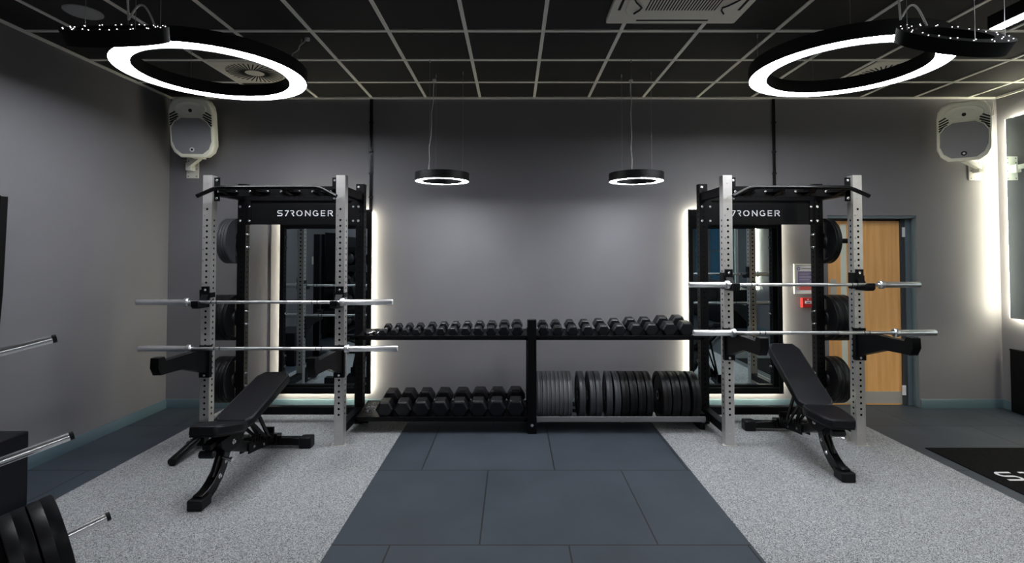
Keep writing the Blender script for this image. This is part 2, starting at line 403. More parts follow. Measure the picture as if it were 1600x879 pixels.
W3 = [(pi/2, 0, 0), (pi*7/6, 0, 0), (-pi/6, 0, 0)]
ringlamp('ring_lamp', 'large black ring lamp with a glowing underside, left of the ceiling unit', (-2.28, 3.93, zb), .655, .135, .10, [(.15, .0, .1), (2.4, 0, 0), (4.2, 0, 0)], (.12, .05, .1), group=None)
ringlamp('ring_lamp', 'large black ring lamp with a glowing underside, right of the ceiling unit', (2.47, 3.83, zb), .655, .135, .10, [(2.8, .0, 0), (1.4, 0, 0), (4.2, 0, 0)], None)
pz = P(690, 283.5, 4.75).z
ringlamp('pendant_lamp', 'small black ring pendant over the left half of the dumbbell rack', (P(691, 280, 4.75).x, 4.75, pz), .248, .07, .075, [(2.0, 0, 0), (.6, 0, 0), (4.3, 0, 0)], (2.1, -.02, .15), 'lampp')
ringlamp('pendant_lamp', 'small black ring pendant over the right half of the dumbbell rack', (P(994, 280, 4.75).x, 4.75, pz), .248, .07, .075, [(2.0, 0, 0), (.6, 0, 0), (4.3, 0, 0)], (1.3, -.02, .15), 'lampp')
# lamps further back in the room (behind the camera)
ringlamp('ring_lamp', 'large black ring lamp behind the camera, nearer the left wall', (-2.3, -2.3, zb), .655, .135, .10, W3, None, n=48)
ringlamp('ring_lamp', 'large black ring lamp behind the camera, nearer the right wall', (2.5, -1.9, zb), .655, .135, .10, W3, None, n=48)
# straight linear lamp at the top right
p0 = P(1553, 47, 3.22)
t = thing('linear_lamp', 'straight black linear lamp with a glowing underside at the top right corner', 'lamp', (p0.x, 3.22, p0.z))
MB().box(-.04, .04, -3.2, 0, .004, .085).build('housing', 'lampb', t, bevel=.002)
MB().box(-.034, .034, -3.19, -.01, -.002, .006).build('diffuser', 'lamp', t)
for y in (-.12, -1.6, -3.0): MB().tube([(0, y, .08), (0, y, HC-p0.z)], .0012, 6).build('suspension_wire', 'wire', t)

# small dark rings with pin-prick lights on their upper face
def tilted_ring(label, u, v, hw, Y, tilt, roll, wires, cordx, H):
    c = P(u, v, Y); R = hw*Y/FPX; t = thing('tilted_ring_lamp', label, 'lamp', c)
    Ri = R*.66
    Mx = Matrix.Rotation(roll, 4, 'Y') @ Matrix.Rotation(tilt, 4, 'X')
    m = MB().lathe([(R, 0), (R*.95, -H), (Ri, -H), (Ri, 0)], 72).xf(Mx); m.build('housing', 'ringb', t)
    m = MB().lathe([(Ri+.01, -H-.003), (R*.93-.008, -H-.003), (R*.93-.008, -H+.006), (Ri+.01, -H+.006)], 72).xf(Mx); m.build('diffuser', 'rubber', t)
    rnd = random.Random(int(u)); m = MB()
    for k in range(16):
        a = 2*pi*k/16+.1
        for rr, da in ((R*.93, 0), (R*.78, .1+.06*rnd.random())):
            q = Vector((rr*cos(a+da), rr*sin(a+da), .001)); MB().tube([q, q+Vector((0, 0, .003))], .0021, 8).xf(Mx).build('pin_light', 'spark', t)
    for a, r in wires:
        p = Mx @ Vector((R*.85*cos(a), R*.85*sin(a), 0)); MB().tube([p, (p.x, p.y, HC-c.z)], .0013, 6).build('suspension_wire', 'wire', t)
    p = Mx @ Vector((R*.8*cos(cordx), R*.8*sin(cordx), 0)); q = Vector((p.x-.13, p.y, p.z+.03))
    pts = [p]+[p.lerp(q, f)+Vector((0, 0, .09*sin(pi*f))) for f in [k/12 for k in range(1, 12)]]+[q]+[q+Vector((-.01*j, 0, (HC-c.z-q.z)*j/4)) for j in range(1, 5)]
    MB().tube(pts, .005, 8).build('power_cord', 'cable', t)
tilted_ring('small dark tilted ring lamp dotted with pin lights, overlapping the left ring lamp', 181, 43, 72, 2.40, radians(27), radians(1), [(2.9, 0), (-.55, 0), (.35, 0)], 1.0, .068)
tilted_ring('small dark tilted ring lamp dotted with pin lights, overlapping the right ring lamp', 1491, 51, 78, 2.40, radians(33), radians(1.5), [(2.9, 0), (-1.8, 0), (-.35, 0)], 1.6, .064)

# ------------------------------------------------------------------ ceiling fittings
def diffuser(label, x0, y0):
    t = thing('ceiling_vent', label, 'vent', (x0+.3, y0+.3, HC-.012))
    MB().box(-.288, .288, -.288, .288, -.006, .004).build('panel', 'acp', t, bevel=.003)
    m = MB()
    for k in range(36):
        a = 2*pi*k/36; d = Vector((cos(a+.35), sin(a+.35), 0)); p = Vector((.085*cos(a), .085*sin(a), -.0075)); q = p+d*.165
        m.bar(p, q, .011, .003)
    m.build('swirl_slots', 'slot', t)
    MB().lathe([(.0005, -.009), (.058, -.009), (.062, -.006), (.0005, -.006)], 32).build('hub', 'acp', t)
diffuser('square cream swirl vent in the ceiling above the left ring lamp', .245-.598*5, rows[1])
diffuser('square cream swirl vent in the ceiling above the right ring lamp', .245+.598*5, rows[1])
c0 = PZ(946, 37, HC-.03); c1 = PZ(1146, 37.5, HC-.03)
ax = (c0.x+c1.x)/2; wx = (c1.x-c0.x)/2
t = thing('ceiling_cassette', 'white square air conditioning cassette set into the ceiling', 'air conditioner', (ax, c0.y-wx, HC-.03))
def rrect(w, r, n=6):
    pts = []
    for cx_, cy_, a0 in ((w-r, w-r, 0), (-w+r, w-r, pi/2), (-w+r, -w+r, pi), (w-r, -w+r, 1.5*pi)):
        for k in range(n+1): a = a0+pi/2*k/n; pts.append((cx_+r*cos(a), cy_+r*sin(a)))
    return pts
MB().prism(rrect(wx, .02), 'z', -.0, .031).build('panel', 'acp', t, bevel=.004)
MB().prism(rrect(wx*.80, .16), 'z', -.012, .0).build('raised_centre', 'acp', t, bevel=.006)
m = MB()
for i, (sx, sy) in enumerate(((1, 0), (-1, 0), (0, 1), (0, -1))):
    if sx: m.box(min(sx*wx*.86, sx*wx*.90), max(sx*wx*.86, sx*wx*.90), -wx*.55, wx*.55, -.002, .002)
    else: m.box(-wx*.55, wx*.55, min(sy*wx*.86, sy*wx*.90), max(sy*wx*.86, sy*wx*.90), -.002, .002)
m.build('air_slot', 'slot', t)
m = MB()
for k in range(24): xk = -wx*.5+wx*k/23; m.box(xk-.0045, xk+.0045, -wx*.5, wx*.5, -.0135, -.011)
m.build('grille_slots', 'slot', t)
for sx in (-1, 1):
    pts = [(sx*wx*(.66+.08*sin(j*.9)), wx*(.0+.08*j), -.02-.004*sin(j*2)) for j in range(8)]
    MB().tube(pts, .006, 8).build('loose_cable', 'rubber', t)
c = PZ(130, 21.5, HC-.015)
t = thing('ceiling_speaker', 'round flat grey speaker cover in the ceiling, top left', 'speaker', (c.x, c.y, HC))
MB().lathe([(.0005, -.016), (.105, -.014), (.118, -.006), (.118, 0), (.0005, 0)], 40).build('cover', mat('speaker_cover_grey', (.36, .36, .35), .6), t)

# cable trunking on the back wall
for u, lab, zb_ in ((580.5, 'thin black cable trunking running down the back wall to the left mirror', mz1-.02), (1209, 'thin black cable trunking running down the back wall to the right mirror', mz1-.02)):
    xx = P(u, 230, YW).x; t = thing('cable_trunking', lab, 'trunking', (xx, YW, zb_))
    hh = HC-.02-zb_
    MB().box(-.016, -.001, -.018, 0, 0, hh).box(.004, .014, -.014, 0, 0, hh).build('conduit', 'blackg', t, bevel=.002)
    for f in (.12, .33, .52, .78): MB().box(-.022, .02, -.02, 0, hh*f, hh*f+.02).build('clip', 'black', t)
# thin cable beside the left mirror
xx = P(423, 450, YW).x
m = MB().tube([(xx, YW-.004, SK), (xx, YW-.004, 2.1)], .004, 6).build('wall_cable', 'rubber'); tag(m, 'thin dark cable running down the back wall left of the left mirror', 'cable')

# notice and call point
a = P(1239.3, 412, YW); c = P(1274.5, 458.5, YW)
t = thing('safety_notice', 'white-framed purple and red safety notice on the back wall', 'notice', (a.x, YW, c.z))
nw = c.x-a.x; nh = a.z-c.z
MB().box(0, nw, -.012, 0, 0, nh).build('sheet', 'paper', t)
fw = .014
MB().box(0, fw, -.018, -.012, 0, nh).box(nw-fw, nw, -.018, -.012, 0, nh).box(fw, nw-fw, -.018, -.012, 0, fw).box(fw, nw-fw, -.018, -.012, nh-fw, nh).build('frame', 'bracket', t)
m = MB(); m.box(.045, nw-.025, -.0135, -.012, nh*.34, nh*.75, 0); m.box(.06, nw-.025, -.0135, -.012, nh*.12, nh*.27, 1)
m.lathe([(.011, -.0135), (.019, -.0135), (.019, -.0125), (.011, -.0125)], 24, axis='y', c=(.052, 0, nh*.84), mi=0)
m.lathe([(.013, -.0135), (.018, -.0135), (.018, -.0125), (.013, -.0125)], 24, axis='y', c=(.042, 0, nh*.18), mi=1)
m.box(.026, nw-.02, -.0132, -.012, nh*.935, nh*.95, 2)
m.box(.08, nw-.03, -.0132, -.012, nh*.83, nh*.85, 2)
for k in range(7): m.box(.055, nw-.035-.02*(k % 3), -.0142, -.0132, nh*(.37+.052*k), nh*(.37+.052*k)+.003, 3)
m.build('print', ['purple', 'redp', 'rubberg', 'paper'], t)
a = P(1250, 464.5, YW); c = P(1266, 479.5, YW)
t = thing('fire_call_point', 'small red fire alarm call point below the safety notice', 'fire alarm', (a.x, YW, c.z)); nw = c.x-a.x; nh = a.z-c.z
MB().box(0, nw, -.045, 0, 0, nh).build('box', 'red', t, bevel=.006)
MB().box(nw*.26, nw*.92, -.048, -.044, nh*.4, nh*.68).box(nw*.5, nw*.62, -.048, -.044, nh*.78, nh*.88).build('press_panel', 'paper', t)
MB().box(nw*.42, nw*.76, -.0495, -.048, nh*.5, nh*.57).build('press_mark', 'slot', t)

# ------------------------------------------------------------------ lettering
def ribbon(m, pts, w, y0, y1, mi=0, map_=None):
    for i_, (a, c) in enumerate(zip(pts, pts[1:])):
        a = Vector(a); c = Vector(c); d = (c-a).normalized(); n = Vector((-d.y, d.x))*w/2; e = d*w*.12
        q = [a-n-e, c-n+e, c+n+e, a+n-e]
        m.prism([(p.x, p.y) for p in q], 'y', y0-.00003*(i_ % 3), y1, mi)
def arc(cx, cy, r, a0, a1, n=10, ry=None): return [(cx+r*cos(radians(a0+(a1-a0)*k/n)), cy+(ry or r)*sin(radians(a0+(a1-a0)*k/n))) for k in range(n+1)]
GL = {'S': (.90, [[(.86, .93), (.25, .93)]+arc(.29, .72, .22, 90, 270, 8)+[(.3, .5), (.62, .5)]+arc(.62, .285, .215, 90, -90, 8)+[(.02, .07)]]),
      '7': (.62, [[(.02, .93), (.26, .93)], [(.34, .93), (.6, .93), (.12, 0)]]),
      'r': (.68, [[(.02, .93), (.36, .93)]+arc(.38, .71, .22, 90, -80, 8)+[(.24, .5)], [(.34, .42), (.62, 0)]]),
      'O': (1.08, [arc(.54, .5, .46, 98, 262, 14, .44), arc(.54, .5, .46, 80, -80, 14, .44)]),
      'N': (.94, [[(.07, 0), (.07, 1)], [(.07, .95), (.85, .05)], [(.87, 0), (.87, 1)]]),
      'G': (.96, [arc(.50, .5, .43, 48, 300, 14, .44), [(.72, .09), (.9, .2), (.9, .45), (.62, .45)]]),
      'E': (.76, [[(.07, 0), (.07, 1)], [(.07, .93), (.74, .93)], [(.07, .5), (.7, .5)], [(.07, .07), (.74, .07)]]),
      'R': (.88, [[(.07, 0), (.07, 1)], [(.26, .93), (.52, .93)]+arc(.56, .71, .22, 90, -80, 8)+[(.3, .5)], [(.5, .42), (.84, 0)]])}
XS = [0, 1.32, 2.25, 3.29, 4.82, 6.14, 7.54, 8.75]
def letters(chars, h, y0, y1, w=.14):
    m = MB()
    for ch, x in zip(chars, XS):
        for st in GL[ch][1]: ribbon(m, [(x*h+p[0]*h, p[1]*h) for p in st], w*h, y0, y1)
    return m
SEG = {'0': 'abcdef', '1': 'bc', '2': 'abged', '3': 'abgcd', '4': 'fgbc', '5': 'afgcd', '6': 'afgedc', '7': 'abc', '8': 'abcdefg', '9': 'abcdfg'}
SP = {'a': ((0, 1), (.5, 1)), 'b': ((.5, 1), (.5, .5)), 'c': ((.5, .5), (.5, 0)), 'd': ((0, 0), (.5, 0)), 'e': ((0, 0), (0, .5)), 'f': ((0, .5), (0, 1)), 'g': ((0, .5), (.5, .5))}
def digits(m, txt, x, z, h, y0, y1, mi):
    for ch in txt:
        for s_ in SEG[ch]: ribbon(m, [(x+p[0]*h, z+p[1]*h) for p in SP[s_]], h*.16, y0, y1, mi)
        x += h*.75

# ------------------------------------------------------------------ power racks
YF0, YF1, YR0, YR1, HR = 4.56, 4.64, 5.14, 5.22, P(330, 273.5, 4.56).z
def rack(side, cx, hw, ygap, textdx, cupz, armz):
    lab = {'L': 'black and steel power rack at the left, in front of the left mirror', 'R': 'black and steel power rack at the right, in front of the right mirror'}[side]
    t = thing('power_rack', lab, 'power rack', (cx, YF0, 0))
    o = {}
    for sx in (-1, 1):
        x = sx*hw
        m = MB().box(x-.04, x+.04, 0, .08, .008, HR)
        z = .27
        while z < 1.99:
            m.disc((x, -.0006, z), (0, -1, 0), .0105, 10, 1); m.disc((x, .0806, z), (0, 1, 0), .0105, 10, 1)
            m.disc((x-.0406, .04, z), (-1, 0, 0), .0105, 10, 1); m.disc((x+.0406, .04, z), (1, 0, 0), .0105, 10, 1)
            z += .05
        for z in (HR-.07, HR-.20, HR-.35): m.bolt((x, 0, z), (0, -1, 0), .007, .004, 0)
        m.disc((x, -.0006, HR-.30), (0, -1, 0), .0105, 10, 1)
        for k in range(12): digits(m, str(12-k), x-.034, 2.005-.1*k, .011, -.0008, .001, 2)
        m.bolt((x, 0, .1), (0, -1, 0), .008, .005)
        m.keepn = True
        m.build('front_upright', ['steel', 'hole', 'digit'], t)
        m = MB().box(x-.065, x+.065, -.012, .10, 0, .007)
        for dx in (-.053, .053): m.bolt((x+dx, .02, .007), (0, 0, 1), .010, .012)
        m.build('foot_plate', 'steel', t, bevel=.002)
        m = MB().box(x-.04, x+.04, YR0-YF0, YR1-YF0, 0, HR)
        z = .19
        while z < HR-.05:
            m.disc((x, YR0-YF0-.0006, z), (0, -1, 0), .0105, 10, 1)
            m.disc((x-.0406, YR0-YF0+.04, z), (-1, 0, 0), .0105, 10, 1); m.disc((x+.0406, YR0-YF0+.04, z), (1, 0, 0), .0105, 10, 1)
            z += .05
        for z in (HR-.03, 2.14, 2.0): m.bolt((x-.015, YR0-YF0, z), (0, -1, 0), .009, .01, 2)
        m.keepn = True
        m.build('rear_upright', ['black', 'hole', 'chrome'], t)
        # side beams
        m = MB().box(x-.035, x+.035, .08, YR0-YF0, .09, .165)
        for k in range(7): m.disc((x-sx*.0356, .15+.06*k, .127), (-sx, 0, 0), .009, 10, 1)
        m.keepn = True; m.build('side_beam', ['black', 'hole', 'chrome'], t)
        m = MB().box(x-.03, x+.03, .08, YR0-YF0, 2.20, 2.275)
        for k in range(8): m.disc((x-sx*.0306, .12+.055*k, 2.24), (-sx, 0, 0), .010, 10, 1)
        m.keepn = True; m.build('side_beam', ['black', 'hole'], t)
        # brackets at the top front
        xi = x-sx*.04; m = MB()
        m.box(min(xi, xi-sx*.045), max(xi, xi-sx*.045), .03, .045, 2.14, 2.35)
        m.bolt((xi-sx*.024, .03, 2.325), (0, -1, 0), .008, .008, 1); m.bolt((xi-sx*.024, .03, 2.165), (0, -1, 0), .008, .008, 1)
        m.build('bracket', ['black', 'chrome'], t); m = MB()
        m.box(min(xi, xi-sx*.045), max(xi, xi-sx*.045), YR0-YF0+.01, YR0-YF0+.02, 1.96, 2.28)
        m.bolt((xi-sx*.03, YR0-YF0+.01, 2.14), (0, -1, 0), .008, .01, 1); m.bolt((xi-sx*.03, YR0-YF0+.01, 2.0), (0, -1, 0), .008, .01, 1)
        m.build('bracket', ['black', 'chrome'], t)
        # storage pegs on the outer face of the rear uprights
        for z in ((1.80, 1.04, .43) if sx == (-1 if side == 'L' else 1) else ()):
            m = MB().box(min(x+sx*.04, x+sx*.052), max(x+sx*.04, x+sx*.052), YR0-YF0+.005, YR1-YF0-.005, z-.075, z+.075, 0)
            m.tube([(x+sx*.05, YR0-YF0+.04, z), (x+sx*.30, YR0-YF0+.04, z)], .024, 16, 0)
            m.tube([(x+sx*.30, YR0-YF0+.04, z), (x+sx*.306, YR0-YF0+.04, z)], .025, 16, 2)
            for dz in (-.062, .062): m.bolt((x-sx*.04, YR0-YF0+.03, z+dz), (-sx, 0, 0), .009, .022, 1)
            m.build('storage_peg', ['black', 'chrome', 'blackg'], t)
    ry = YR0-YF0
    # rear beams
    m = MB().box(-hw+.04, hw-.04, ry+.005, ry+.075, 2.20, 2.275).box(-hw+.04, hw-.04, ry+.03, ry+.05, 2.165, 2.21)
    n = int((2*hw-.2)/.05)
    for k in range(n): m.disc((-hw+.12+.05*k, ry+.0044, 2.237), (0, -1, 0), .0105, 10, 1)
    m.keepn = True; m.build('rear_beam', ['black', 'hole'], t)
    MB().box(-hw+.04, hw-.04, ry+.005, ry+.075, .09, .165).build('rear_beam', 'black', t, bevel=.003)
    # sign
    z0 = P(470, 350.5, YR0).z; z1 = P(470, 318, YR0).z
    sg = MB().box(-hw+.042, hw-.042, ry+.02, ry+.03, z0, z1).build('sign_panel', 'black', t, bevel=.002)
    h = .0575; tw = 9.63*h
    lt = letters('S7rONGER', h, ry+.0175, ry+.0201); zc = P(470, 337.2, YR0).z
    lt.xf(Matrix.Translation((textdx-tw/2, 0, zc)))
    lt.build('lettering', 'white', sg, smooth=0)
    # pull-up assembly
    m = MB()
    zt = P(400, 292.5, 4.45).z; ze = P(310, 306.5, 4.42).z; yb = -.11
    def bend(pts, r=.05):
        out = [Vector(pts[0])]
        for a, b_, c_ in zip(pts, pts[1:], pts[2:]):
            a, b_, c_ = Vector(a), Vector(b_), Vector(c_); p = b_+(a-b_).normalized()*r; q = b_+(c_-b_).normalized()*r
            for k in range(5): f = k/4; out.append(p*(1-f)**2+b_*2*f*(1-f)+q*f*f)
        out.append(Vector(pts[-1])); return out
    m.tube(bend([(-hw-.01, yb-.03, ze), (-hw+.145, yb, zt), (hw-.145, yb, zt), (hw+.01, yb-.03, ze)]), .0175, 14, 0)
    m.build('pull_up_bar', 'blackg', t)
    m = MB().box(-hw+.04, hw-.04, .03, .05, 2.185, 2.245)
    m.box(-hw+.04, hw-.04, .055, .075, 2.20, 2.275)
    for k in range(4):
        xk = -hw+.17+(2*hw-.34)*k/3
        poly = [(yb, zt-.01), (yb+.02, zt-.03), (.03, 2.19), (.03, 2.24), (yb+.02, zt+.012), (yb, zt+.01)]
        m.prism(poly, 'x', xk-.02, xk+.02)
        for s_ in (-1, 1):
            m.prism([(xk+s_*.02, .03), (xk+s_*.09, .03), (xk+s_*.02, -.06)], 'z', 2.215, 2.225)
        m.bolt((xk+.07, .03, 2.225), (0, -1, 0), .008, .008, 1); m.bolt((xk-.09, .03, 2.225), (0, -1, 0), .008, .008, 1)
    m.build('pull_up_frame', ['black', 'chrome'], t)
    # hooks that carry the upper bar, arms that carry the lower bar
    for sx in (-1, 1):
        x = sx*hw
        m = MB(); zc = cupz; yc = -.09
        m.box(x-.033, x+.033, -.014, 0, zc-.05, zc+.13)
        m.box(x-.042, x+.042, -.012, .07, zc+.03, zc+.075); m.box(x-.05, x-.04, -.012, .07, zc-.04, zc+.10)
        poly = [(-.014, zc-.05), (-.14, zc-.05), (-.165, zc-.03), (-.165, zc+.012), (-.15, zc+.016), (-.13, zc+.008), (-.115, zc-.015), (-.065, zc-.015), (-.05, zc+.01), (-.014, zc+.06)]
        m.prism(poly, 'x', x-.03, x+.03)
        m.bolt((x+.0, -.014, zc+.10), (0, -1, 0), .008, .004, 1)
        m.build('bar_hook', ['black', 'chrome'], t, bevel=.003)
        za = armz; m = MB()
        poly = [(-.0, za), (-.555, za), (-.575, za+.035), (-.64, za+.035), (-.645, za-.04), (-.61, za-.10), (-.55, za-.10), (-.34, za-.11), (-.02, za-.215), (0, za-.215)]
        poly = [(p[0], p[1]) for p in poly]
        m.prism(poly, 'x', x-.032, x+.032)
        m.box(x-.046, x+.046, -.012, .03, za-.26, za+.02)
        m.bolt((x, -.012, za-.24), (0, -1, 0), .008, .006, 1)
        m.build('safety_arm', ['black', 'chrome'], t, bevel=.004)
    return t
LC, LH, RC, RH = -2.11, .587, 2.4625, .5725
YU, YLl, YLr = 4.47, 4.43, 4.32
zuL = P(413, 471.8, YU).z; zlL = P(419, 544.3, YLl).z; zuR = P(1256, 444.5, YU).z; zlR = P(1272, 519.6, YLr).z
rack('L', LC, LH, 0, .035, zuL, zlL-.0145)
rack('R', RC, RH, 0, -.083, zuR, zlR-.0145)

# landmine sleeve at the foot of the left rack
t = thing('landmine_sleeve', 'short black swivel sleeve lying at the foot of the left rack', 'rack attachment', (LC-LH, 4.5, 0))
a = PZ(268, 722, .035); 
m = MB().tube([(0, .0, .10), (a.x-LC+LH, a.y-4.5, .035)], .034, 18); m.build('tube', 'blackg', t, bevel=.003)
MB().box(-.05, .05, -.02, .055, .03, .21).build('mount', 'black', t, bevel=.003)
MB().tube([(-.0, -.12, .12), (-.045, -.13, .10)], .012, 12).tube([(.03, -.02, .15), (.07, -.05, .15)], .008, 10).build('lock_knob', 'chrome', t)

# ------------------------------------------------------------------ barbells
def barbell(label, x, y, z, L, sl):
    t = thing('barbell', label, 'barbell', (x, y, z))
    h = L/2; ic = h-sl
    m = MB().tube([(-ic, 0, 0), (ic, 0, 0)], .014, 20, 1)
    for s_ in (-1, 1):
        pass
    m = MB()
    m.tube([(-ic, 0, 0), (-.62, 0, 0)], .014, 20, 0); m.tube([(.62, 0, 0), (ic, 0, 0)], .014, 20, 0)
    m.tube([(-.62, 0, 0), (-.2, 0, 0)], .0142, 20, 0); m.tube([(.2, 0, 0), (.62, 0, 0)], .0142, 20, 0)
    m.tube([(-.2, 0, 0), (.2, 0, 0)], .0138, 20, 1)
    for q in (-.455, .455, -.41, .41): m.tube([(q-.004, 0, 0), (q+.004, 0, 0)], .01455, 20, 2)
    m.build('shaft', ['satin', 'knurl', 'rubberm'], t)
    for s_ in (-1, 1):
        m = MB().lathe([(.0005, ic), (.018, ic-.02), (.030, ic-.02), (.036, ic-.012), (.036, ic+.012), (.030, ic+.02), (.025, ic+.02), (.025, h-.004), (.0235, h), (.018, h), (.018, h-.006), (.0005, h-.006)], 28, axis='x', closed=False)
        m.xf(Matrix.Diagonal((s_, 1, 1, 1))); m.build('sleeve', 'satin', t)
barbell('chrome barbell on the upper hooks of the left rack', P(413.5, 471, YU).x, YU, zuL, 2.2, .43)
barbell('chrome barbell across the safety arms of the left rack', P(419, 544, YLl).x, YLl, zlL, 2.2, .43)
barbell('shorter chrome barbell on the upper hooks of the right rack', P(1256.5, 444, YU).x, YU, zuR, 1.985, .33)
barbell('shorter chrome barbell across the safety arms of the right rack', P(1272.5, 519, YLr).x, YLr, zlR, 2.01, .33)

# ------------------------------------------------------------------ plates
def plate(label, c, th, m1, group, R=.225, axis='x', rot=None, tilt=0):
    h = th/2
    prof = [(.025, -h*.9), (.045, -h*.9), (.05, -h), (.06, -h), (.07, -h*.72), (R*.80, -h*.72), (R*.84, -h), (R-.003, -h), (R, -h+.0025), (R, -.003), (R-.0015, 0), (R, .003),
            (R, h-.0025), (R-.003, h), (R*.84, h), (R*.80, h*.72), (.07, h*.72), (.06, h), (.05, h), (.045, h*.9), (.025, h*.9)]
    t = MB().lathe(prof, 64, axis='x').build('weight_plate', m1, None, smooth=30)
    hub = MB().lathe([(.0252, -h*.92), (.044, -h*.92), (.044, h*.92), (.0252, h*.92)], 32, axis='x').build('steel_bushing', 'satin' if m1 != 'rubberg' else 'rubberg', t)
    t.location = c
    if rot is not None: t.rotation_mode = 'QUATERNION'; t.rotation_quaternion = rot
    elif tilt: t.rotation_euler = (0, 0, tilt)
    return tag(t, label, 'weight plate', group)
py = YR0+.04
def stack(sx, x0, z, ths, mt, where, group, names):
    x = x0
    for k, th in enumerate(ths):
        plate('%s %s, %s from the upright' % (names, where, ORD[k]) if len(ths) > 1 else '%s %s' % (names, where), (x+sx*th/2, py, z-.0008), th-.002, mt[k], group); x += sx*th
def pegx(cx, hw, s_): return cx+s_*(hw+.054)
stack(-1, pegx(LC, LH, -1), 1.80, (.026, .026, .026, .024), ['rubberm']*4, 'on the top peg of the left rack', 'plates on the top left peg', 'thin grey weight plate')
stack(-1, pegx(LC, LH, -1), 1.04, (.075, .075, .06), ['rubber']*3, 'on the middle peg of the left rack', 'plates on the middle left peg', 'black bumper plate')
stack(-1, pegx(LC, LH, -1), .43, (.06, .06, .045), ['rubber']*3, 'on the lowest peg of the left rack', 'plates on the lowest left peg', 'black bumper plate')
stack(1, pegx(RC, RH, 1), 1.80, (.062,), ['rubber'], 'alone on the top peg of the right rack', None, 'black bumper plate')
stack(1, pegx(RC, RH, 1), 1.04, (.07, .07, .07), ['rubber']*3, 'on the middle peg of the right rack', 'plates on the middle right peg', 'black bumper plate')
stack(1, pegx(RC, RH, 1), .43, (.07, .07), ['rubber']*2, 'on the lowest peg of the right rack', 'plates on the lowest right peg', 'black bumper plate')

# ------------------------------------------------------------------ dumbbell rack
YS0, YS1 = 4.87, 5.36
xp = P(831, 590, 4.9).x; SX0, SX1 = LC+LH+.045, P(1103, 650, YS0).x
ZU = P(800, 524, YS0).z; ZL = P(700, 651, YS0).z; SLOPE = .11
t = thing('dumbbell_rack', 'long black two-shelf rack along the back wall between the power racks', 'rack', (xp, YS0, 0))
zt = P(831, 500, 4.86).z
m = MB().box(-.042, .042, -.012, .06, 0, zt).box(-.042, .042, .46, .53, 0, ZU).box(-.042, .042, .06, .46, 0, .06)
m.bolt((0, -.012, .08), (0, -1, 0), .01, .008, 1)
m.build('post', ['black', 'chrome'], t, bevel=.004)
def shelf(x0, x1, zf, name, dep=.30):
    m = MB(); a, b_ = x0-xp, x1-xp
    m.box(a, b_, 0, .02, zf-.042, zf)                              # front lip
    dz = SLOPE*dep; m.prism([(.02, zf-.03), (dep, zf-.03+dz), (dep, zf-.018+dz), (.02, zf-.018)], 'x', a, b_)
    YE = YS0+dep; dz = SLOPE*dep; m.box(a, b_, dep, dep+.02, zf-.045+dz, zf-.015+dz)
    m.box(a, a+.03, 0, YS1-YS0, zf-.042, zf-.02); m.box(b_-.03, b_, 0, YS1-YS0, zf-.042, zf-.02)
    return m.build(name, 'black', t, bevel=.002)
shelf(SX0, xp-.043, ZU, 'shelf'); shelf(xp+.043, SX1-.01, ZU, 'shelf'); shelf(SX0, xp-.043, ZL, 'shelf', .42)
m = MB(); a, b_ = xp+.043-xp, SX1-xp
m.box(a, b_, 0, .02, ZL-.045, ZL+.0); m.box(a, b_, YS1-YS0, YS1-YS0+.02, ZL-.045, ZL)
PC = .298                                                       # height of the centre of the racked plates
yc_ = 5.10-YS0
for s_ in (-1, 1): m.box(a, b_, yc_+s_*.15-.012, yc_+s_*.15+.012, PC-sqrt(.2255**2-.15**2)-.045+.0, PC-sqrt(.2255**2-.162**2) if False else PC-sqrt(.2255**2-.138**2))
for xx in (a+.0, (a+b_)/2, b_-.03): m.box(xx, xx+.03, .02, YS1-YS0, ZL-.06, ZL-.045)
m.build('plate_rail', M['rail'], t, bevel=.002)
MB().box(b_-.02, b_+.03, .1, YS1-YS0+.02, 0, ZL).build('end_leg', 'black', t, bevel=.003); MB().box(SX0-xp, SX0-xp+.04, .3, .36, 0, ZL-.04).build('end_leg', 'black', t, bevel=.003)

def dumbbell(label, x, y, z, h, hl, L, group, rz=0, slope=SLOPE, hr=.014):
    """hex dumbbell, axis along y; y,z = front of the near head at the shelf surface"""
    t = thing('dumbbell', label, 'dumbbell', (x, y, z), rz, group); t.rotation_euler = (math.atan(slope), 0, rz)
    s_ = h/2; cr = s_/cos(pi/6)
    def hexr(y0, y1, name):
        ch = h*.10; m = MB(); vs = []; fs = []
        for yy, k in ((y0, .80), (y0+ch, 1), (y1-ch, 1), (y1, .80)):
            vs += [(cr*k*cos(pi/3*i), yy, s_+cr*k*sin(pi/3*i)) for i in range(6)]
        for j in range(3):
            for i in range(6): fs.append((j*6+i, j*6+(i+1) % 6, j*6+6+(i+1) % 6, j*6+6+i))
        fs += [tuple(range(6)), tuple(range(18, 24))]
        m.add(vs, fs); m.build(name, 'hexr', t, bevel=h*.035, smooth=30)
    hexr(0, hl, 'head'); hexr(L-hl, L, 'head')
    g = L-2*hl
    MB().tube([(0, hl-.002, s_), (0, hl+g*.12, s_), (0, hl+g*.5, s_), (0, L-hl-g*.12, s_), (0, L-hl+.002, s_)], hr, 16, rs=[hr*.8, hr*.85, hr*1.12, hr*.85, hr*.8]).build('handle', 'chrome', t)
def zs(zf, y): return zf-.018+SLOPE*(y-YS0-.02)+.001
ul = [597.5, 615, 632.5, 650, 669.5, 688.5, 707.5, 727, 747, 767, 787.5, 808]
ulh = [.064, .066, .068, .070, .076, .078, .080, .082, .084, .086, .092, .094]
ur = [850, 871.5, 895, 918.5, 943, 968, 994, 1018.5, 1047, 1073]
urh = [.092, .094, .096, .098, .104, .106, .114, .116, .126, .130]
yd = YS0+.024
